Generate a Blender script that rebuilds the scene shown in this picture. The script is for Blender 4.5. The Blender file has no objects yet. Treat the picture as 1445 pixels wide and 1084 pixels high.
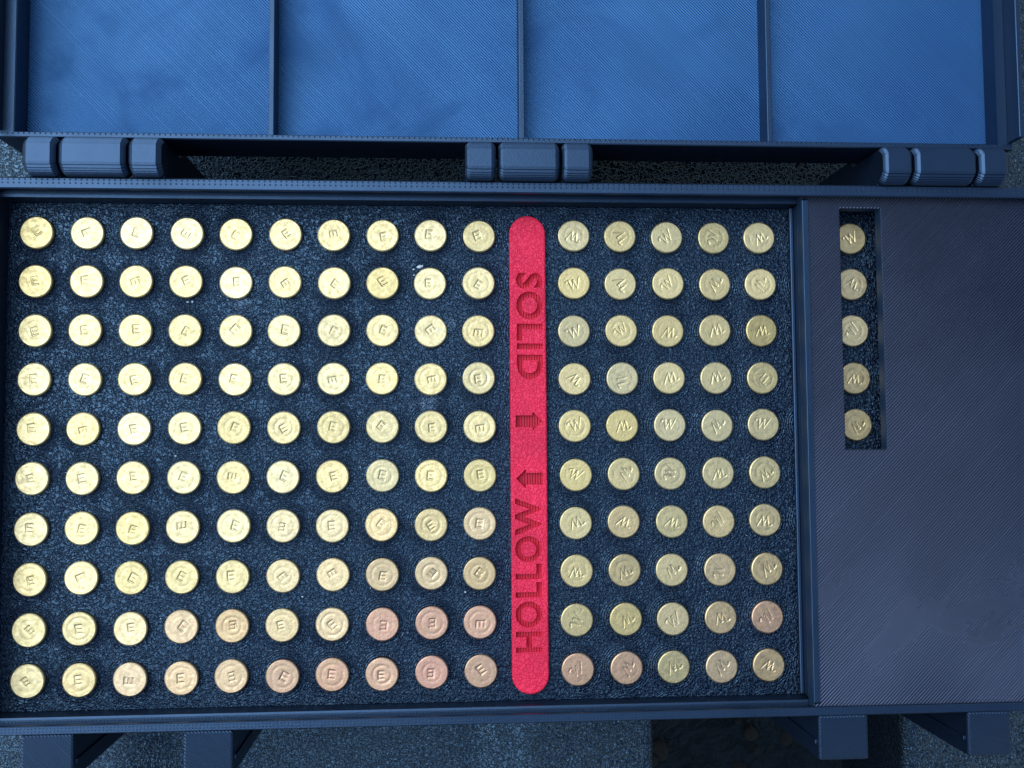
import bpy, bmesh, math, random
from mathutils import Matrix, Vector

# ---------------------------------------------------------------- units
# everything is laid out in "grid units": 10 units = the pitch of the cartridge rack
U = 0.00104
def P(x, y, z): return Vector(((x - 98) * U, (y + 45) * U, (z + 35) * U))
C = bpy.context.scene.collection
scene = bpy.context.scene
random.seed(7)

# ---------------------------------------------------------------- camera
cam_d = bpy.data.cameras.new('camera'); cam = bpy.data.objects.new('camera', cam_d); C.objects.link(cam)
R = ((0.9979558185660586, -0.006595598143230658, 0.06356636119269829),
     (-0.0027357841610890672, -0.998157301371308, -0.06061779610124131),
     (0.06384903816950965, 0.06031997848375564, -0.9961349308806249))
M = Matrix(((R[0][0], -R[1][0], -R[2][0]), (R[0][1], -R[1][1], -R[2][1]), (R[0][2], -R[1][2], -R[2][2]))).to_4x4()
M.translation = P(83.5816, -43.6685, 206.7346)
cam.matrix_world = M
cam_d.sensor_fit = 'HORIZONTAL'; cam_d.sensor_width = 36; cam_d.lens = 1407.125 / 1445 * 36
cam_d.clip_start = 0.005; cam_d.clip_end = 50
scene.camera = cam

# ---------------------------------------------------------------- world, sun, exposure
SUN_EL, SUN_AZ = 60, 152          # azimuth: degrees CCW from +X  (light comes from the upper left)
w = bpy.data.worlds.new('World'); scene.world = w; w.use_nodes = True
nt = w.node_tree; bg = nt.nodes['Background']
sky = nt.nodes.new('ShaderNodeTexSky'); sky.sky_type = 'NISHITA'; sky.sun_disc = False
sky.sun_elevation = math.radians(SUN_EL); sky.sun_rotation = math.radians(90 - SUN_AZ)
sky.air_density = 1.6; sky.dust_density = 0.6; sky.ozone_density = 2.5
nt.links.new(sky.outputs[0], bg.inputs[0]); bg.inputs[1].default_value = 0.06
sd = bpy.data.lights.new('sun', 'SUN'); sd.energy = 2.1; sd.angle = math.radians(60); sd.color = (.64, .83, 1.0)
sun = bpy.data.objects.new('sun', sd); C.objects.link(sun)
dv = Vector((math.cos(math.radians(SUN_EL)) * math.cos(math.radians(SUN_AZ)), math.cos(math.radians(SUN_EL)) * math.sin(math.radians(SUN_AZ)), math.sin(math.radians(SUN_EL))))
sun.rotation_euler = dv.to_track_quat('Z', 'Y').to_euler(); sun.location = dv * 1.0
scene.view_settings.view_transform = 'Standard'; scene.view_settings.look = 'None'
scene.view_settings.gamma = 1; scene.view_settings.use_curve_mapping = False
scene.view_settings.exposure = 0.98

# ---------------------------------------------------------------- materials
class NB:
    def __init__(s, name):
        s.m = bpy.data.materials.new(name); s.m.use_nodes = True; s.t = s.m.node_tree; s.b = s.t.nodes['Principled BSDF']
        tc = s.t.nodes.new('ShaderNodeTexCoord')
        mp = s.t.nodes.new('ShaderNodeVectorMath'); mp.operation = 'SCALE'; mp.inputs['Scale'].default_value = 1 / U
        s.t.links.new(tc.outputs['Object'], mp.inputs[0]); s.co = mp.outputs[0]
        sp = s.t.nodes.new('ShaderNodeSeparateXYZ'); s.t.links.new(s.co, sp.inputs[0]); s.x, s.y, s.z = sp.outputs
    def n(s, typ): return s.t.nodes.new(typ)
    def put(s, sock, v):
        if hasattr(v, 'is_linked'): s.t.links.new(v, sock)
        else: sock.default_value = v
    def mth(s, op, a, b=0.0, c=None):
        q = s.n('ShaderNodeMath'); q.operation = op; s.put(q.inputs[0], a); s.put(q.inputs[1], b)
        if c is not None: s.put(q.inputs[2], c)
        return q.outputs[0]
    def noise(s, scale, detail=2, rough=.5, dist=0.0, vec=None, out=0):
        q = s.n('ShaderNodeTexNoise'); s.put(q.inputs['Vector'], vec if vec is not None else s.co)
        q.inputs['Scale'].default_value = scale; q.inputs['Detail'].default_value = detail
        q.inputs['Roughness'].default_value = rough; q.inputs['Distortion'].default_value = dist
        return q.outputs[out]
    def ramp(s, v, lo, hi, a=0.0, b=1.0):
        q = s.n('ShaderNodeMapRange'); q.interpolation_type = 'SMOOTHSTEP'; s.put(q.inputs[0], v)
        for i, k in enumerate((lo, hi, a, b)): s.put(q.inputs[i + 1], k)
        return q.outputs[0]
    def mix(s, f, a, b):
        q = s.n('ShaderNodeMix'); q.data_type = 'RGBA'; s.put(q.inputs[0], f)
        s.put(q.inputs[6], a if hasattr(a, 'is_linked') else (*a, 1)); s.put(q.inputs[7], b if hasattr(b, 'is_linked') else (*b, 1))
        return q.outputs[2]
    def bump(s, h, dist, strength=1.0, prev=None):
        q = s.n('ShaderNodeBump'); q.inputs['Strength'].default_value = strength; q.inputs['Distance'].default_value = dist * U
        s.put(q.inputs['Height'], h)
        if prev is not None: s.t.links.new(prev, q.inputs['Normal'])
        return q.outputs[0]
    def fin(s, color, rough, normal=None, metallic=0.0, spec=.5, tint=(1, 1, 1)):
        s.b.inputs['Specular Tint'].default_value = (*tint, 1)
        s.put(s.b.inputs['Base Color'], color if hasattr(color, 'is_linked') else (*color, 1)); s.put(s.b.inputs['Roughness'], rough)
        s.put(s.b.inputs['Metallic'], metallic); s.put(s.b.inputs['Specular IOR Level'], spec)
        if normal is not None: s.t.links.new(normal, s.b.inputs['Normal'])
        return s.m

NAVY = (0.003, 0.006, 0.014)
def hatch(b, sgn, period=.46, warp=.05):
    wv = b.noise(.05, 2, .5)
    u = b.mth('ADD', b.mth('MULTIPLY', b.x, .7071), b.mth('MULTIPLY', b.y, .7071 * sgn))
    u = b.mth('ADD', u, b.mth('MULTIPLY', wv, warp * 6))
    k = b.mth('MULTIPLY', u, 2 * math.pi / period)
    h = b.mth('MULTIPLY_ADD', b.mth('SINE', k), .5, .5)
    # every extruded line lies a little higher or lower than its neighbour
    q = b.mth('FLOOR', b.mth('MULTIPLY', u, 1 / period))
    wn = b.n('ShaderNodeTexWhiteNoise'); wn.noise_dimensions = '1D'; b.t.links.new(q, wn.inputs['W'])
    amp = b.ramp(b.noise(.035, 2, .6), .35, .7, .75, 1.0)
    h = b.mth('MULTIPLY', h, amp)
    return b.mth('ADD', h, b.mth('MULTIPLY', wn.outputs[0], .35))
def mat_printed(name, sgn=None, fine=True, rough=.39, color=NAVY, strength=.5, dots=None, tint=(.36, .60, 1.0), ior=1.52, period=.47, smudge=0):
    b = NB(name); nrm = None
    big = b.noise(.06, 3, .6)
    col = b.mix(b.ramp(big, .3, .75), color, tuple(c * 1.25 for c in color))
    r = b.ramp(b.noise(.045, 4, .62, .6), .3, .7, rough - .03, rough + .06)
    if smudge:
        sm_ = b.ramp(b.noise(.028, 4, .6, 1.2), .50, .68)
        r = b.mth('MULTIPLY_ADD', sm_, smudge, r)
    if sgn is not None: nrm = b.bump(hatch(b, sgn, period), .20, strength)
    else:
        lay = b.mth('MULTIPLY_ADD', b.mth('SINE', b.mth('MULTIPLY', b.z, 2 * math.pi / .32)), .5, .5)
        nrm = b.bump(lay, .02, .3)
        for dy0, dp in (dots or ()):
            fx = b.mth('SUBTRACT', b.mth('FRACT', b.mth('MULTIPLY', b.x, 1 / dp)), .5)
            fy = b.mth('MULTIPLY', b.mth('SUBTRACT', b.y, dy0), 1 / dp)
            d = b.mth('SQRT', b.mth('ADD', b.mth('MULTIPLY', fx, fx), b.mth('MULTIPLY', fy, fy)))
            nrm = b.bump(b.ramp(d, .05, .17), .22, .8, nrm)
        nrm = b.bump(b.noise(2.2, 2, .6), .10, .25, nrm)
    if fine: nrm = b.bump(b.noise(6, 1), .03, .25, nrm)
    b.b.inputs['IOR'].default_value = ior
    return b.fin(col, r, nrm, spec=1.0, tint=tint)
def mat_pebble(name, color, rough=.38, scale=1.25, dist=.5, strength=.6, rings=False, scuff=False, spec=.9, tint=(.42, .70, 1.0)):
    b = NB(name)
    a = b.noise(scale, 2, .45, .9)
    h = b.ramp(a, .36, .62)
    h2 = b.noise(scale * 3.1, 1, .5)
    h = b.mth('ADD', h, b.mth('MULTIPLY', h2, .12))
    if rings:
        fx = b.mth('SUBTRACT', b.mth('FRACT', b.mth('MULTIPLY_ADD', b.x, .1, .5)), .5)
        fy = b.mth('SUBTRACT', b.mth('FRACT', b.mth('MULTIPLY_ADD', b.y, .1, .5)), .5)
        rr = b.mth('MULTIPLY', b.mth('SQRT', b.mth('ADD', b.mth('MULTIPLY', fx, fx), b.mth('MULTIPLY', fy, fy))), 10)
        s = b.mth('MULTIPLY_ADD', b.mth('SINE', b.mth('MULTIPLY', b.mth('ADD', rr, b.mth('MULTIPLY', a, .35)), 2 * math.pi / .5)), .5, .5)
        mask = b.mth('MULTIPLY', b.ramp(rr, 4.9, 5.6, 1, 0), b.ramp(b.noise(.045, 2), .4, .62))
        h = b.mth('ADD', h, b.mth('MULTIPLY', s, b.mth('MULTIPLY', mask, .6)))
    nrm = b.bump(h, dist, strength)
    nrm = b.bump(b.noise(scale * 7, 1), .05, .3, nrm)
    col = b.mix(b.ramp(b.noise(.07, 3, .6), .3, .7), color, tuple(c * 1.3 for c in color))
    if scuff:
        for (sx, sy, sr) in ((79.5, -35, 2.6), (81, -33.2, 1.5), (84, -18.5, 1.6), (54, -31, 1.2), (41, -13.8, 2.0)):
            dx = b.mth('SUBTRACT', b.x, sx); dy = b.mth('SUBTRACT', b.y, sy)
            d = b.mth('SQRT', b.mth('ADD', b.mth('MULTIPLY', dx, dx), b.mth('MULTIPLY', dy, dy)))
            f = b.mth('MULTIPLY', b.ramp(d, sr * .3, sr, .5, 0), b.ramp(b.noise(2.4, 3, .7, 1.5), .48, .62))
            col = b.mix(f, col, (.35, .45, .6))
    return b.fin(col, b.ramp(a, .3, .7, rough + .08, rough - .06), nrm, spec=spec, tint=tint)
def mat_brass(name):
    b = NB(name)
    oi = b.n('ShaderNodeObjectInfo')
    # object coords + a per-cartridge shift, so no two carry the same spots
    mul = b.n('ShaderNodeVectorMath'); mul.operation = 'MULTIPLY'; b.t.links.new(oi.outputs['Location'], mul.inputs[0]); mul.inputs[1].default_value = (3100, 2300, 0)
    ad = b.n('ShaderNodeVectorMath'); ad.operation = 'ADD'; b.t.links.new(b.co, ad.inputs[0]); b.t.links.new(mul.outputs[0], ad.inputs[1]); v = ad.outputs[0]
    base = oi.outputs['Color']
    tarn = b.ramp(b.noise(.42, 4, .68, .6, v), .46, .76, 0, .42)
    col = b.mix(tarn, base, (.46, .36, .17))
    gry = b.ramp(b.noise(.8, 3, .6, .8, v), .60, .78, 0, .35)
    col = b.mix(gry, col, (.62, .60, .50))
    spot = b.ramp(b.noise(2.6, 3, .65, .3, v), .63, .71, 0, .55)
    col = b.mix(spot, col, (.16, .13, .07))
    rgh = b.ramp(b.noise(.9, 3, .6, .2, v), .3, .75, .40, .60)
    nrm = b.bump(b.noise(.9, 3, .6, .3, v), .13, .36)
    nrm = b.bump(b.noise(9, 2, .6, 0, v), .02, .3, nrm)
    return b.fin(col, rgh, nrm, metallic=1.0)

M_LID = mat_printed('printed_lid_floor', 1, strength=.7, rough=.42, color=(.004, .022, .085), ior=1.9, tint=(.22, .54, 1.0), smudge=.26)
M_COV = mat_printed('printed_cover', -1, strength=1.0, rough=.32, color=(.005, .006, .011), tint=(.52, .60, .95), ior=1.5, period=.52, smudge=-.10)
M_COVS = mat_printed('printed_cover_side', rough=.6, ior=1.4, color=(.006, .016, .035))
M_LAT = mat_printed('printed_latch', 1, strength=.8)
M_PLA = mat_printed('printed_plastic')
M_BODY = mat_printed('printed_rim', dots=[(53.95, 1.08), (53.25, 1.08), (-52.15, .7), (-52.75, .7)])
M_LIDW = mat_printed('printed_lid_wall', dots=[(.8, 1.05)])
M_RACK = mat_pebble('textured_rack', (0.002, 0.003, 0.010), rough=.27, scale=1.6, dist=.36, strength=.6, rings=True, scuff=True, spec=.75)
M_RED = mat_pebble('red_plastic', (0.72, 0.016, 0.052), rough=.5, scale=1.9, dist=.28, strength=.7, spec=.5, tint=(1, .7, .8))
def mat_redfloor():
    b = NB('red_engraved_floor')
    h = b.mth('MULTIPLY_ADD', b.mth('SINE', b.mth('MULTIPLY', b.x, 2 * math.pi / .55)), .5, .5)
    return b.fin((0.55, 0.008, 0.03), .5, b.bump(h, .3, .9))
M_REDF = mat_redfloor()
M_BRASS = mat_brass('brass')
M_TAB = mat_pebble('molded_table_plastic', (0.004, 0.0045, 0.007), rough=.2, scale=1.3, dist=.36, strength=.65, spec=1.0)
M_SOIL = mat_pebble('dark_soil', (0.010, 0.007, 0.005), rough=.9, scale=.12, dist=6, strength=.9)
def mat_plain(name, col, rough): b = NB(name); return b.fin(b.mix(b.noise(.3, 3, .6), col, tuple(c * .6 for c in col)), rough, b.bump(b.noise(1, 3), .3, .4))
M_STONE = mat_plain('pebble_stone', (.022, .018, .015), .8)
M_STRAW = mat_plain('dry_grass', (.10, .065, .028), .8)
M_DUST = mat_plain('pale_lint', (.65, .70, .75), .9)

# ---------------------------------------------------------------- mesh helpers
class MB:
    def __init__(s): s.v = []; s.f = []
    def add(s, vs, fs):
        o = len(s.v); s.v += [tuple(p) for p in vs]; s.f += [tuple(i + o for i in f) for f in fs]; return s
    def box(s, x0, x1, y0, y1, z0, z1):
        return s.add([(x, y, z) for z in (z0, z1) for y in (y0, y1) for x in (x0, x1)],
                     [(0, 2, 3, 1), (4, 5, 7, 6), (0, 1, 5, 4), (1, 3, 7, 5), (3, 2, 6, 7), (2, 0, 4, 6)])
    def prism_x(s, prof, x0, x1, ends=((0, 1.0),)):
        """profile in (y, z), swept in x"""
        n = len(prof); vs = [(x0, y, z) for y, z in prof] + [(x1, y, z) for y, z in prof]
        fs = [tuple(range(n))[::-1], tuple(range(n, 2 * n))] + [(i, (i + 1) % n, n + (i + 1) % n, n + i) for i in range(n)]
        return s.add(vs, fs)
    def loops(s, loops, cap0=False, cap1=False):
        o = len(s.v); n = len(loops[0])
        for l in loops: s.v += [tuple(p) for p in l]
        for k in range(len(loops) - 1):
            for i in range(n):
                a = o + k * n + i; b_ = o + k * n + (i + 1) % n
                s.f.append((a, b_, b_ + n, a + n))
        if cap0: s.f.append(tuple(o + i for i in range(n))[::-1])
        if cap1: s.f.append(tuple(o + (len(loops) - 1) * n + i for i in range(n)))
        return s
    def build(s, name, mat, parent=None, org=None, bevel=0, smooth=False, seg=2, side=None):
        org = org if org is not None else (0, 0, 0)
        me = bpy.data.meshes.new(name)
        me.from_pydata([((x - org[0]) * U, (y - org[1]) * U, (z - org[2]) * U) for x, y, z in s.v], [], s.f)
        bm = bmesh.new(); bm.from_mesh(me)
        bmesh.ops.remove_doubles(bm, verts=bm.verts, dist=1e-7)
        bmesh.ops.recalc_face_normals(bm, faces=bm.faces)
        if bevel:
            es = [e for e in bm.edges if len(e.link_faces) == 2 and e.calc_face_angle(0) > .5]
            bmesh.ops.bevel(bm, geom=es, offset=bevel * U, segments=seg, affect='EDGES', profile=.5, clamp_overlap=True)
        bm.to_mesh(me); bm.free()
        me.materials.append(mat)
        if side is not None:          # print hatch only on the flat faces, layer lines on the walls
            me.materials.append(side)
            for p in me.polygons:
                if abs(p.normal.z) < .6: p.material_index = 1
        if smooth:
            for p in me.polygons: p.use_smooth = True
        return link(name, me, parent, org)
def link(name, me, parent=None, org=(0, 0, 0)):
    o = bpy.data.objects.new(name, me); C.objects.link(o)
    o['gorg'] = tuple(float(a) for a in org)
    if parent is not None:
        o.parent = parent; po = parent['gorg']; o.location = Vector((org[0] - po[0], org[1] - po[1], org[2] - po[2])) * U
    else: o.location = P(*org)
    return o
def empty(name, org):
    return link(name, None, None, org)
def tag(o, label, cat, group=None):
    o['label'] = label; o['category'] = cat
    if group: o['group'] = group
    return o
def kind(o, k, label=None):
    o['kind'] = k
    if label: o['label'] = label
    return o
def rect(x0, x1, y0, y1, z): return [(x0, y0, z), (x1, y0, z), (x1, y1, z), (x0, y1, z)]

# ================================================================ SETTING
# moulded plastic table with raised ribs and a cut-out, soil far below
OX0, OX1, OY0, OY1 = 130.0, 198.0, -230.0, -101.0
def tz(x):
    k = [(-400, -35), (6, -35), (9, -35.25), (12, -36.2), (18, -38.4), (22, -39), (88, -39), (93, -38.6), (95.5, -37.6), (99.5, -35.8), (102.5, -35.1), (106, -35), (600, -35)]
    for (a, za), (c, zc) in zip(k, k[1:]):
        if x <= c: return za + (zc - za) * (x - a) / (c - a)
    return -35
t = MB()
xs = [-400, -100, -20, 6, 9, 12, 15, 18, 22, 55, 88, 93, 95.5, 97.5, 99.5, 102.5, 106, OX0, OX1, 260, 600]
ys = [-420, OY0, OY1, -60, 60, 420]
for i in range(len(xs) - 1):
    for j in range(len(ys) - 1):
        if xs[i] == OX0 and ys[j] == OY0: continue
        t.add([(xs[i], ys[j], tz(xs[i])), (xs[i + 1], ys[j], tz(xs[i + 1])), (xs[i + 1], ys[j + 1], tz(xs[i + 1])), (xs[i], ys[j + 1], tz(xs[i]))], [(0, 1, 2, 3)])
lp = []
for d, z in ((0, -35), (.8, -35.15), (1.9, -35.8), (2.8, -37), (3.2, -38.6), (3.4, -75)):
    lp.append(rect(OX0 + d, OX1 - d, OY0 + d, OY1 - d, z))
t.loops(lp)
t.loops([rect(-400, 600, -420, 420, -35.0), rect(-402, 602, -422, 422, -37), rect(-402, 602, -422, 422, -75)])
tab = t.build('table_top', M_TAB, None, (98, -45, -35), smooth=False)
for p in tab.data.polygons: p.use_smooth = True
kind(tab, 'structure', 'dark moulded pebble-textured plastic table under the case')
# soil
g = MB(); N = 60; ext = 2400
def gz(x, y): return -420 + 10 * math.sin(x * .021 + 1.3) * math.cos(y * .017) + 5 * math.sin(x * .07 + y * .05)
vv = [(98 - ext + 2 * ext * i / N, -45 - ext + 2 * ext * j / N, 0) for j in range(N + 1) for i in range(N + 1)]
g.add([(x, y, gz(x, y)) for x, y, _ in vv], [(j * (N + 1) + i, j * (N + 1) + i + 1, (j + 1) * (N + 1) + i + 1, (j + 1) * (N + 1) + i) for j in range(N) for i in range(N)])
so = g.build('ground', M_SOIL, None, (98, -45, -420), smooth=True); kind(so, 'structure', 'dark bare soil below the table')
g = MB(); rs = random.Random(3)
for k in range(150):
    cx, cy = rs.uniform(180, 400), rs.uniform(-330, -180); r = rs.choice((1, 1.5, 2, 3, 5)) * rs.uniform(.8, 1.5); cz = gz(cx, cy) + r * .25
    a, b_ = rs.uniform(.7, 1.3), rs.uniform(.45, .8); th = rs.uniform(0, 3)
    L = []
    for zz, rr in ((-.8, .55), (-.2, .98), (.4, .85), (.8, .5)):
        L.append([(cx + r * rr * (a * math.cos(q) * math.cos(th) - math.sin(q) * math.sin(th)) * (1 + .12 * math.sin(3 * q + th)), cy + r * rr * (a * math.cos(q) * math.sin(th) + math.sin(q) * math.cos(th)), cz + r * zz * b_) for q in [2 * math.pi * m / 9 for m in range(9)]])
    g.loops(L, True, True)
kind(g.build('soil_pebbles', M_STONE, None, (290, -250, -420), smooth=True), 'stuff', 'loose grey pebbles lying on the dark soil')
g = MB()
for k in range(46):
    cx, cy = (rs.gauss(196, 7), rs.gauss(-212, 9)) if k < 38 else (rs.uniform(180, 400), rs.uniform(-330, -190))
    th = rs.uniform(0, 6.28); ln = rs.uniform(7, 20); z0 = gz(cx, cy) + rs.uniform(1, 9); w_ = rs.uniform(.4, .9)
    dx, dy = math.cos(th), math.sin(th); dz = rs.uniform(-.1, .6)
    g.add([(cx - dy * w_, cy + dx * w_, z0), (cx + dy * w_, cy - dx * w_, z0), (cx + dx * ln * .6 + dy * w_, cy + dy * ln * .6 - dx * w_, z0 + dz * ln * .6), (cx + dx * ln, cy + dy * ln, z0 + dz * ln * .7), (cx + dx * ln * .6 - dy * w_, cy + dy * ln * .6 + dx * w_, z0 + dz * ln * .6)], [(0, 1, 2, 3, 4)])
kind(g.build('dry_grass', M_STRAW, None, (290, -250, -420)), 'stuff', 'dry straw-coloured grass bits on the soil')

# ================================================================ THE CASE
case = tag(empty('cartridge_case', (98.5, -45, -35)), 'open dark navy printed plastic cartridge case with hinged lid folded back', 'case')
CX0, CX1, CY0, CY1 = -8.9, 212.5, -98.35, 9.45
TL, TR, TB, TT = 2.3, 2.3, 1.70, 2.35           # wall thickness left, right, front, hinge side
def ring(k, z): return rect(CX0 + TL * k, CX1 - TR * k, CY0 + TB * k, CY1 - TT * k, z)
prof = [(0, -35), (0, 7.75), (.12, 8), (.9, 8), (1, 7.85), (1, 7.1), (.45, 6.5), (.45, 3.4), (1.0, 3.3), (1.22, 3.2), (1.25, 2.9), (1.25, -6), (1.25, -33), ]
b = MB(); b.loops([ring(k, z) for k, z in prof], True, True)
body = b.build('body', M_BODY, case, (98.5, -45, -35))
# rack plate with a real hole under every cartridge
HOLE_COLS = [i for i in range(21) if i != 10]
def cell(m, cx, cy, hole, z=-1.1, r=2.95, n=24):
    if not hole:
        m.add(rect(cx - 5, cx + 5, cy - 5, cy + 5, z), [(0, 1, 2, 3)]); return
    inner = [(cx + r * math.cos(2 * math.pi * (q + .5) / n - math.pi * 3 / 4 - math.pi / n), cy + r * math.sin(2 * math.pi * (q + .5) / n - math.pi * 3 / 4 - math.pi / n), z) for q in range(n)]
    low = [(x, y, z - 3) for x, y, _ in inner]
    outer = []
    for q in range(n):
        s_, f = divmod(q, n // 4); f = f / (n // 4) * 10
        outer.append(((cx - 5 + f, cy - 5), (cx + 5, cy - 5 + f), (cx + 5 - f, cy + 5), (cx - 5, cy + 5 - f))[s_] + (z,))
    m.loops([outer, inner, low])
m = MB()
for i in range(21):
    for j in range(10): cell(m, i * 10, -j * 10, i in HOLE_COLS)
PX0, PX1, PY0, PY1 = -6.0, 209.6, -96.15, 6.45
m.add(rect(PX0, -5, PY0, PY1, -1.1), [(0, 1, 2, 3)]); m.add(rect(-5, 205, 5, PY1, -1.1), [(0, 1, 2, 3)]); m.add(rect(-5, 205, PY0, -95, -1.1), [(0, 1, 2, 3)]); m.add(rect(205, PX1, PY0, PY1, -1.1), [(0, 1, 2, 3)])
m.loops([rect(PX0, PX1, PY0, PY1, -1.1), rect(PX0, PX1, PY0, PY1, -4)])
rack = m.build('rack_plate', M_RACK, case, (0, 0, -1.1))

# latch blocks on the front wall, full height
def latch(x0, x1):
    q = MB(); q.box(x0, x1, -107.2, CY0 - .02, -34, 7.6)
    l = q.build('latch_block', M_LAT, case, ((x0 + x1) / 2, -103, 7.6), bevel=.45, side=M_PLA)
    q = MB(); q.box(x0 - .35, x0 + .5, -104.2, -103.4, -33, 6.4).box(x1 - .5, x1 + .35, -104.2, -103.4, -33, 6.4)
    q.build('latch_rib', M_PLA, l, ((x0 + x1) / 2, -103.8, 6.4), bevel=.1)
    return l
for a, c in ((2.2, 12.0), (32.6, 42.0), (157.4, 167.6), (188.2, 197.2)): latch(a, c)

# hinges
def stairs(r, zc, yc, flat, h=.46):
    pts = []; n = int(2 * r / h)
    rt = []
    z = zc - r
    while z < zc + flat - 1e-6:
        zt = min(z + h, zc + flat); zm = (z + zt) / 2 - zc
        rt.append((z, zt, math.sqrt(max(.02, r * r - zm * zm)))); z = zt
    for z0, z1, q in rt: pts += [(yc + q, z0 + .04), (yc + q, z1 - .04)]
    left = [(2 * yc - y, z) for y, z in pts][::-1]
    return pts + left
def knuckle(parent, x0, x1, name='hinge_knuckle'):
    pr_ = stairs(3.92, 8.0, 13.35, 3.55)
    L = []
    for x, k in ((x0, .80), (x0 + .35, .91), (x0 + .9, 1.0), (x1 - .9, 1.0), (x1 - .35, .91), (x1, .80)):
        L.append([(x, 13.35 + (y - 13.35) * k, 8.0 + (z - 8.0) * k) for y, z in pr_])
    q = MB(); q.loops(L, True, True)
    return q.build(name, M_PLA, parent, ((x0 + x1) / 2, 13.35, 8))
def fin(x0, x1):
    q = MB(); q.prism_x([(CY1 + .02, 7.6), (CY1 + .02, -34), (18.6, -34), (18.6, -6), (16.9, -4.6), (16.9, 7.0), (15.5, 7.6)], x0, x1)
    return q.build('hinge_bracket', M_LAT, case, ((x0 + x1) / 2, 13, 7), bevel=.3, side=M_PLA)
HING = [(1.3, 7.6, 8.1, 20.9, 21.4, 27.7), (87.1, 93.2, 93.8, 106.0, 106.6, 112.7), (172.6, 178.7, 179.3, 192.3, 192.9, 199.2)]
for h in HING:
    for a, c in ((h[0], h[1]), (h[4], h[5])):
        knuckle(case, a, c); fin(a + .1, c - .1)

# lid, folded fully back
LX0, LX1, LY0, LY1 = -5.0, 202.0, 17.35, 122.0
lb = MB()
lb.box(LX0, LX1, LY0, LY1, -4, 2.0)
lid = lb.build('lid', M_LID, case, (98.5, LY0, -4), bevel=.3, side=M_PLA)
lid['label'] = 'folded back lid with four shallow compartments'
def rr(dx0, dx1, dy0, dy1, z): return rect(LX0 + dx0, LX1 - dx1, LY0 + dy0, LY1 - dy1, z)
q = MB(); q.loops([rr(.1, .1, 0, .1, 1.9), rr(.1, .1, 0, .1, 7.8), rr(.25, .25, .2, .25, 8), rr(3.3, 3.3, 1.0, 3.3, 8), rr(3.5, 2.5, 1.15, 3.5, 7.8), rr(3.5, 2.5, 1.15, 3.5, 1.9)])
q.build('lid_wall', M_LIDW, lid, (98.5, LY0, 2))
q = MB()   # raised outer lip on three sides
for x0, x1 in ((LX0 + .05, LX0 + 1.15), (LX1 - 1.15, LX1 - .05)): 
    q = MB(); q.box(x0, x1, LY0 + 1.3, LY1 - .1, 7.97, 12.4); q.build('lid_lip', M_PLA, lid, ((x0 + x1) / 2, 70, 8), bevel=.2)
q = MB(); q.box(LX0 + 1.2, LX1 - 1.2, LY1 - 1.2, LY1 - .1, 7.97, 12.4); q.build('lid_lip', M_PLA, lid, (98.5, LY1, 8), bevel=.2)
for x in (48.2, 98.75, 150.4):
    q = MB(); q.box(x - .55, x + .55, LY0 + 1.1, LY1 - 3.4, 1.95, 7.2); q.build('divider', M_PLA, lid, (x, 68, 2), bevel=.15)
for h in HING:
    knuckle(lid, h[2], h[3])
    q = MB(); q.prism_x([(13.6, 6.2), (LY0 - .02, 6.2), (LY0 - .02, -1), (16.4, -1)], h[2] + .8, h[3] - .8); q.build('hinge_web', M_PLA, lid, ((h[2] + h[3]) / 2, 16, 4))

# ================================================================ SLIDING COVER
cov = empty('sliding_cover', (180, -45, 3.45))
tag(cov, 'grey navy sliding cover with one long slot over the right end of the rack', 'cover')
SX0, SX1, SY0, SY1 = 165.05, 173.7, -45.15, 4.95
CVX0, CVX1, CVY0, CVY1, CZ0, CZ1 = 156.9, 209.8, -97.3, 8.05, 3.45, 6.4
q = MB(); gx = [CVX0, SX0, SX1, CVX1]; gy = [CVY0, SY0, SY1, CVY1]
for i in range(3):
    for j in range(3):
        if i == 1 and j == 1: continue
        q.add(rect(gx[i], gx[i + 1], gy[j], gy[j + 1], CZ1), [(0, 1, 2, 3)]); q.add(rect(gx[i], gx[i + 1], gy[j], gy[j + 1], CZ0), [(3, 2, 1, 0)])
def seg(m, pts, z0, z1):
    n = len(pts)
    for i in range(n):
        a, c = pts[i], pts[(i + 1) % n]; m.add([(*a, z0), (*c, z0), (*c, z1), (*a, z1)], [(0, 1, 2, 3)])
seg(q, [(gx[0], gy[0]), (gx[1], gy[0]), (gx[2], gy[0]), (gx[3], gy[0]), (gx[3], gy[1]), (gx[3], gy[2]), (gx[3], gy[3]), (gx[2], gy[3]), (gx[1], gy[3]), (gx[0], gy[3]), (gx[0], gy[2]), (gx[0], gy[1])], CZ0, CZ1)
seg(q, [(SX0, SY0), (SX0, SY1), (SX1, SY1), (SX1, SY0)], CZ0, CZ1)
q.build('panel', M_COV, cov, (180, -45, 3.45), bevel=.22, side=M_COVS)
q = MB(); q.prism_x([(-95.7, 3.44), (-95.7, 1.9), (-95.4, .3), (5.9, .3), (6.3, 1.9), (6.3, 3.44)], CVX0 + .05, CVX0 + 1.6)
q.build('end_skirt', M_PLA, cov, (158, -45, 3.4), bevel=.12)
q = MB(); q.box(CVX0 - .75, CVX0 + .04, -95.6, 6.2, .35, 1.25); q.build('skirt_bead', M_PLA, cov, (157, -45, .8), bevel=.2)
q = MB(); q.prism_x([(-96.4, CZ1 - .03), (6.9, CZ1 - .03), (6.5, CZ1 + .38), (-96.0, CZ1 + .38)], CVX0 + .02, CVX0 + 1.35); q.build('edge_bead', M_PLA, cov, (158, -45, CZ1), bevel=.12)

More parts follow.
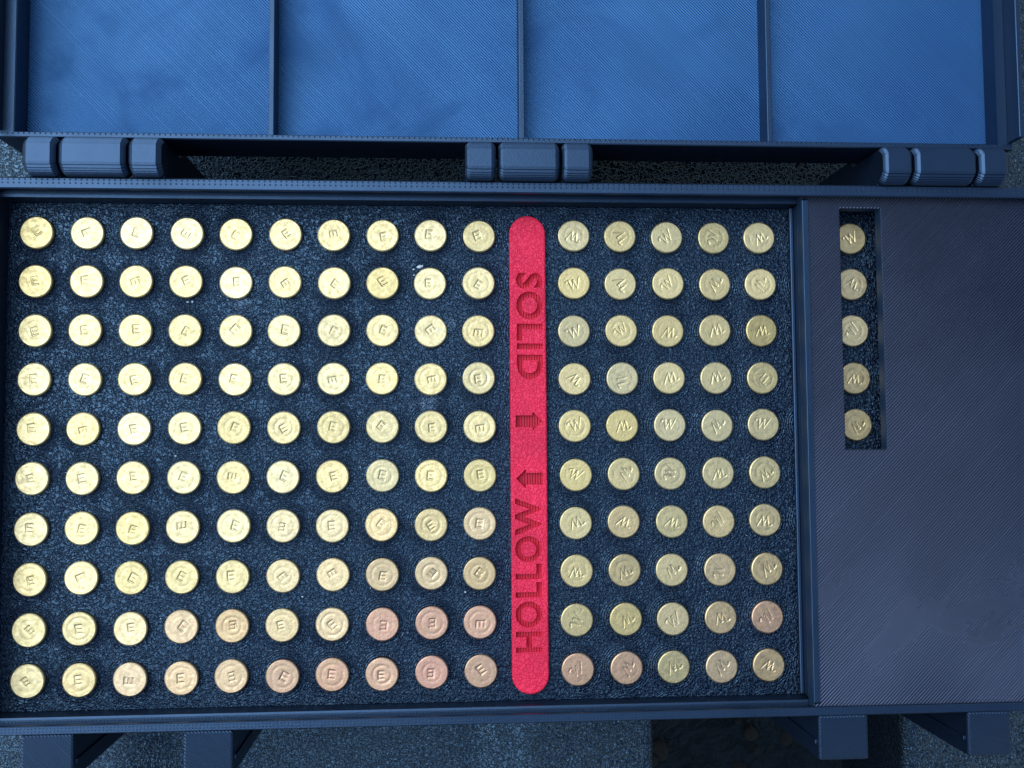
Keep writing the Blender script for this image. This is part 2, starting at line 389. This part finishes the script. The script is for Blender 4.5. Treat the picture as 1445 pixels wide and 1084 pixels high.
# ================================================================ RED MARKER STRIP
def text_mesh(body, size, ext, off=0.0):
    cu = bpy.data.curves.new('t', 'FONT'); cu.body = body; cu.size = size; cu.extrude = ext; cu.offset = off
    cu.align_x = 'CENTER'; cu.align_y = 'CENTER'; cu.space_character = 1.13; cu.resolution_u = 4
    o = bpy.data.objects.new('t', cu); C.objects.link(o); dg = bpy.context.evaluated_depsgraph_get()
    me = bpy.data.meshes.new_from_object(o.evaluated_get(dg)); bpy.data.objects.remove(o); return me
strip_c = (100.25, -45.2)
HW, Y1, Y0 = 3.78, 4.25, -94.75
def stadium(hw, y0, y1, z, n=14):
    r = hw; pts = []
    for q_ in range(n + 1): a = math.pi * q_ / n; pts.append((strip_c[0] + r * math.cos(a), y1 - HW + r * math.sin(a), z))
    for q_ in range(n + 1): a = math.pi + math.pi * q_ / n; pts.append((strip_c[0] + r * math.cos(a), y0 + HW + r * math.sin(a), z))
    return pts
q = MB(); q.loops([stadium(HW, Y0, Y1, -1.1), stadium(HW, Y0, Y1, -.1), stadium(HW - .12, Y0, Y1, .1), stadium(HW - .35, Y0, Y1, .2)], True, True)
strip = q.build('marker_strip', M_RED, None, (*strip_c, -1.1))
tag(strip, 'red plastic divider strip engraved SOLID and HOLLOW with two arrows', 'marker strip')
def xform_mesh(me, rot, cx, cy, z, sx=1, sy=1):
    for v in me.vertices:
        x, y = v.co.x * sx, v.co.y * sy; c_, s_ = math.cos(rot), math.sin(rot)
        v.co = Vector(((cx + c_ * x - s_ * y - strip_c[0]) * U, (cy + s_ * x + c_ * y - strip_c[1]) * U, (z + v.co.z + 1.1) * U))
def arrow_mesh(ext, o=0.0):
    # points along +x, 5.2 long
    a = [(-2.75 + o, -1.2 + o), (.75 + o, -1.2 + o), (.75 + o, -2.0 + o * 1.5), (2.75 - o * 1.5, 0), (.75 + o, 2.0 - o * 1.5), (.75 + o, 1.2 - o), (-2.75 + o, 1.2 - o)]
    me = bpy.data.meshes.new('a'); n = len(a)
    me.from_pydata([(x, y, -ext) for x, y in a] + [(x, y, ext) for x, y in a], [], [tuple(range(n))[::-1], tuple(range(n, 2 * n))] + [(i, (i + 1) % n, n + (i + 1) % n, n + i) for i in range(n)])
    return me
# (mesh maker, rotation, centre y, scale along/across)
def marks(ext, off):
    return [('word', text_mesh('SOLID', 5.9, ext, off), -math.pi / 2, -19.0, 1.26, 1.22),
            ('word', text_mesh('HOLLOW', 5.9, ext, off), math.pi / 2, -70.9, 1.13, 1.22),
            ('arrow', arrow_mesh(ext, .2 - off), 0, -38.9, 1, 1), ('arrow', arrow_mesh(ext, .2 - off), math.pi, -50.8, 1, 1)]
for nm, me, rot, cy, sx, sy in marks(.95, .21):
    xform_mesh(me, rot, strip_c[0] + .05, cy, 0.0, sx, sy)
    co = bpy.data.objects.new('cut', me); C.objects.link(co); co.location = strip.location
    bpy.context.view_layer.update()
    md = strip.modifiers.new('b', 'BOOLEAN'); md.object = co; md.operation = 'DIFFERENCE'; md.solver = 'EXACT'
    dg = bpy.context.evaluated_depsgraph_get(); nm_ = bpy.data.meshes.new_from_object(strip.evaluated_get(dg))
    strip.modifiers.clear(); strip.data = nm_; bpy.data.objects.remove(co)
strip.data.materials.clear(); strip.data.materials.append(M_RED)
for nm, me, rot, cy, sx, sy in marks(.06, .19):
    xform_mesh(me, rot, strip_c[0] + .05, cy, -.83, sx, sy)
    me.materials.clear(); me.materials.append(M_REDF)
    o = bpy.data.objects.new('engraved_' + nm, me); C.objects.link(o); o.parent = strip
    for p in me.polygons: p.use_smooth = False

# ================================================================ CARTRIDGES
def case_mesh():
    pr_ = [(2.76, 0.0), (3.14, 0.0), (3.34, -.12), (3.39, -.26), (3.39, -.85), (3.3, -1.05), (2.85, -1.1), (2.8, -1.25), (2.8, -17), (2.7, -17.2), (2.66, -21), (1.8, -25), (.9, -26.5)]
    n = 40; q = MB()
    q.loops([[(r * math.cos(2 * math.pi * k / n), r * math.sin(2 * math.pi * k / n), z) for k in range(n)] for r, z in pr_], False, True)
    me = bpy.data.meshes.new('cartridge'); me.from_pydata([(x * U, y * U, (z + 1.1) * U) for x, y, z in q.v], [], q.f)
    bm = bmesh.new(); bm.from_mesh(me); bmesh.ops.recalc_face_normals(bm, faces=bm.faces); bm.to_mesh(me); bm.free()
    me.materials.append(M_BRASS)
    for p in me.polygons: p.use_smooth = True
    me.set_sharp_from_angle(angle=math.radians(24))
    return me
def dseg(px, py, a, c):
    ax, ay = a; bx, by = c; dx, dy = bx - ax, by - ay; L = dx * dx + dy * dy
    k = max(0, min(1, ((px - ax) * dx + (py - ay) * dy) / L)) if L else 0
    return math.hypot(px - ax - k * dx, py - ay - k * dy), k
def sm(a, b_, x): k = max(0, min(1, (x - a) / (b_ - a))); return k * k * (3 - 2 * k)
E_ST = [((-.62, -.95), (-.62, .95), .17, .17), ((-.62, .93), (.72, .93), .16, .14), ((-.62, 0), (.52, 0), .15, .13), ((-.62, -.93), (.72, -.93), .16, .14)]
W_ST = [((-1.62, .72), (-1.35, 1.0), .24, .14), ((-1.35, 1.0), (-.95, .9), .12, .17), ((-.95, .95), (-.68, -.95), .22, .14), ((-.68, -.95), (.12, .85), .07, .09), ((.12, .9), (.36, -.98), .22, .13), ((.36, -.98), (1.5, 1.25), .07, .10), ((-.2, .8), (.3, .95), .07, .07)]
def stamp_mesh(letter, var):
    rv = random.Random(100 * var + ord(letter)); n = 52; Rm = 2.80
    ox, oy = rv.uniform(-.35, .35), rv.uniform(-.3, .3); sc = rv.uniform(.88, 1.02) * (.86 if letter == 'E' else .98)
    depth = rv.uniform(.075, .11) if letter == 'E' else rv.uniform(.055, .10)
    ringd = rv.choice((.012, .025, .04)) if letter == 'E' else rv.choice((0, .01, .02)); ringr = rv.uniform(1.8, 2.2)
    skew = rv.uniform(-.12, .12); st = E_ST if letter == 'E' else W_ST; weak = rv.uniform(-1, 1)
    V, F = [], []
    for j in range(n + 1):
        for i in range(n + 1):
            u, v = 2 * i / n - 1, 2 * j / n - 1
            x = u * math.sqrt(1 - v * v / 2) * Rm; y = v * math.sqrt(1 - u * u / 2) * Rm
            lx = (x - ox) / sc; ly = (y - oy) / sc; lx -= skew * ly
            h = 0
            for a, c, w0, w1 in st:
                d, k = dseg(lx, ly, a, c); w_ = w0 + (w1 - w0) * k
                fade = .75 + .25 * math.sin(weak * lx + weak * 1.7 * ly)
                h = min(h, -depth * fade * (1 - sm(w_ * .75, w_ * 1.0 + .05, d)))
                if h > -.02: h += .015 * math.exp(-((d - w_ - .14) / .09) ** 2) * fade
            if letter == 'E':    # square die mark round the letter
                dd = max(abs(lx) - .95, abs(ly) - 1.25)
                h -= .025 * (1 - sm(-.1, .12, dd))
            rr_ = math.hypot(x, y)
            h -= ringd * math.exp(-((rr_ - ringr) / .28) ** 2)
            h += .03 * (1 - sm(0, 2.4, rr_)) * rv_s[var % 4] 
            h *= 1 - sm(2.5, 2.75, rr_)
            V.append((x * U, y * U, (h - .003) * U))
    for j in range(n):
        for i in range(n): a = j * (n + 1) + i; F.append((a, a + 1, a + n + 2, a + n + 1))
    me = bpy.data.meshes.new('headstamp'); me.from_pydata(V, [], F); me.materials.append(M_BRASS)
    for p in me.polygons: p.use_smooth = True
    return me
rv_s = (-1.2, .4, -.6, .1)
CM = case_mesh()
ES = [stamp_mesh('E', k) for k in range(14)]; WS = [stamp_mesh('W', k) for k in range(12)]
ANG_E = [[30, -65, -20, 60, -30, 40, -80, 15, -5, 20], [10, 10, -80, 30, 5, -60, -35, 30, 0, -25], [15, 5, 0, -30, -35, -15, -25, -20, -50, -100],
         [5, -25, 20, -15, -15, 5, -75, 0, -85, 10], [10, -75, 10, 8, -20, 35, -10, -35, 10, -90], [20, 10, 0, -20, 90, -25, 10, -20, -8, 15],
         [5, -10, -15, 95, -25, 170, 5, -35, 35, -5], [10, -65, -30, -30, 5, -45, -60, -10, 140, -35], [45, 5, 10, -40, 185, 10, 40, 175, 185, -90],
         [35, 8, 90, 8, -165, -30, -10, 5, 180, 35]]
ANG_W = [[160, 110, 40, 80, 210], [15, 120, 50, 230, 250], [20, 40, 170, 190, 180], [140, 100, 190, 200, 130], [20, 185, 0, 225, -10],
         [-15, 245, 75, 190, 215], [195, 155, 160, 60, 170], [175, 200, 225, 75, 215], [70, 215, 40, 190, 50], [30, 245, 205, 230, 160]]
ANG_S = [20, 150, 60, 170, 230]
# pinkish reflection painted into each cartridge's brass colour, rows from the hinge
PINK_REFL = {6: [0, 0, 0, 0, 0, .1, .1, .2, .1, .3, .0, .15, .0, .1, .1], 7: [0, 0, 0, 0, 0, .15, .2, .3, .3, .3, 0, .1, .05, .25, .2],
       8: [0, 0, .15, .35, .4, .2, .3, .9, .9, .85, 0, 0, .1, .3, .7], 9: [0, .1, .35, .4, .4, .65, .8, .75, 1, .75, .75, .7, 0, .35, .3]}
ORD = ['', 'first', 'second', 'third', 'fourth', 'fifth', 'sixth', 'seventh', 'eighth', 'ninth', 'tenth']
rc = random.Random(21)
def lerp3(a, b_, k): return tuple(p + (q_ - p) * k for p, q_ in zip(a, b_))
def cartridge(i, j, letter, ang, label, group, pink_refl):
    me = CM; o = bpy.data.objects.new('cartridge', me); C.objects.link(o)
    o.location = P(i * 10 + rc.uniform(-.12, .12), -j * 10 + rc.uniform(-.12, .12), -1.1 + .02)
    o.rotation_euler = (rc.gauss(0, .014), rc.gauss(0, .014), 0)
    h = bpy.data.objects.new('headstamp', rc.choice(ES if letter == 'E' else WS)); C.objects.link(h); h.parent = o
    h.location = (0, 0, 1.1 * U); h.rotation_euler = (0, 0, math.radians(ang + rc.uniform(-4, 4)))
    base = lerp3((.88, .645, .31), (.84, .65, .36), rc.random()); base = lerp3(base, (.78, .55, .20), rc.random() ** 4 * .5)
    base = lerp3(base, (.84, .43, .30), pink_refl); k = rc.uniform(.9, 1.04)
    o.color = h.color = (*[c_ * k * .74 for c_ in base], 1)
    tag(o, label, 'cartridge', group)
for j in range(10):
    for i in range(10):
        cartridge(i, j, 'E', ANG_E[j][i], 'brass cartridge head stamped E, %s from the red strip, %s row from the hinges' % (ORD[10 - i], ORD[j + 1]), 'brass cartridges stamped E on the hollow side', PINK_REFL.get(j, [0] * 15)[i])
    for i in range(5):
        cartridge(11 + i, j, 'W', ANG_W[j][i], 'brass cartridge head stamped script W, %s from the red strip, %s row from the hinges' % (ORD[i + 1], ORD[j + 1]), 'brass cartridges stamped W on the solid side', PINK_REFL.get(j, [0] * 15)[10 + i])
for j in range(5):
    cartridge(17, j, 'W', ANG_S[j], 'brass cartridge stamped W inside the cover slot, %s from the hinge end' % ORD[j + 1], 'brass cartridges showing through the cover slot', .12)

# ================================================================ small dust
g = MB(); rd = random.Random(5)
def fleck(x, y, z, s):
    n = 6; th = rd.uniform(0, 6); st_ = rd.uniform(.4, 1)
    ring_ = [(x + s * rd.uniform(.6, 1.2) * math.cos(2 * math.pi * k / n) , y + s * st_ * rd.uniform(.6, 1.2) * math.sin(2 * math.pi * k / n), z) for k in range(n)]
    g.loops([ring_, [(x + (a - x) * .6, y + (c_ - y) * .6, z + s * .35) for a, c_, _ in ring_]], True, True)
for x, y, s in ((77.6, -6.5, .55), (78.2, -6.3, .35), (76.4, -7.0, .3), (76.5, -8.2, .3), (30, -14.0, .35), (31, -13.9, .25), (38.2, -30, .4), (37.3, -31, .25), (28, -45.6, .3), (67, -31, .3), (49.5, -83.4, .25), (88.6, -82.2, .3), (87, -74, .22), (53.8, -74.4, .22)): fleck(x, y, -1.1, s)
for k in range(120): fleck(rd.uniform(-5, 153), rd.uniform(-95, 5), -1.08, rd.choice((.07, .09, .12)))
kind(g.build('dust_flecks', M_DUST, None, (75, -45, -1.1)), 'stuff', 'tiny pale lint and dust flecks on the rack')
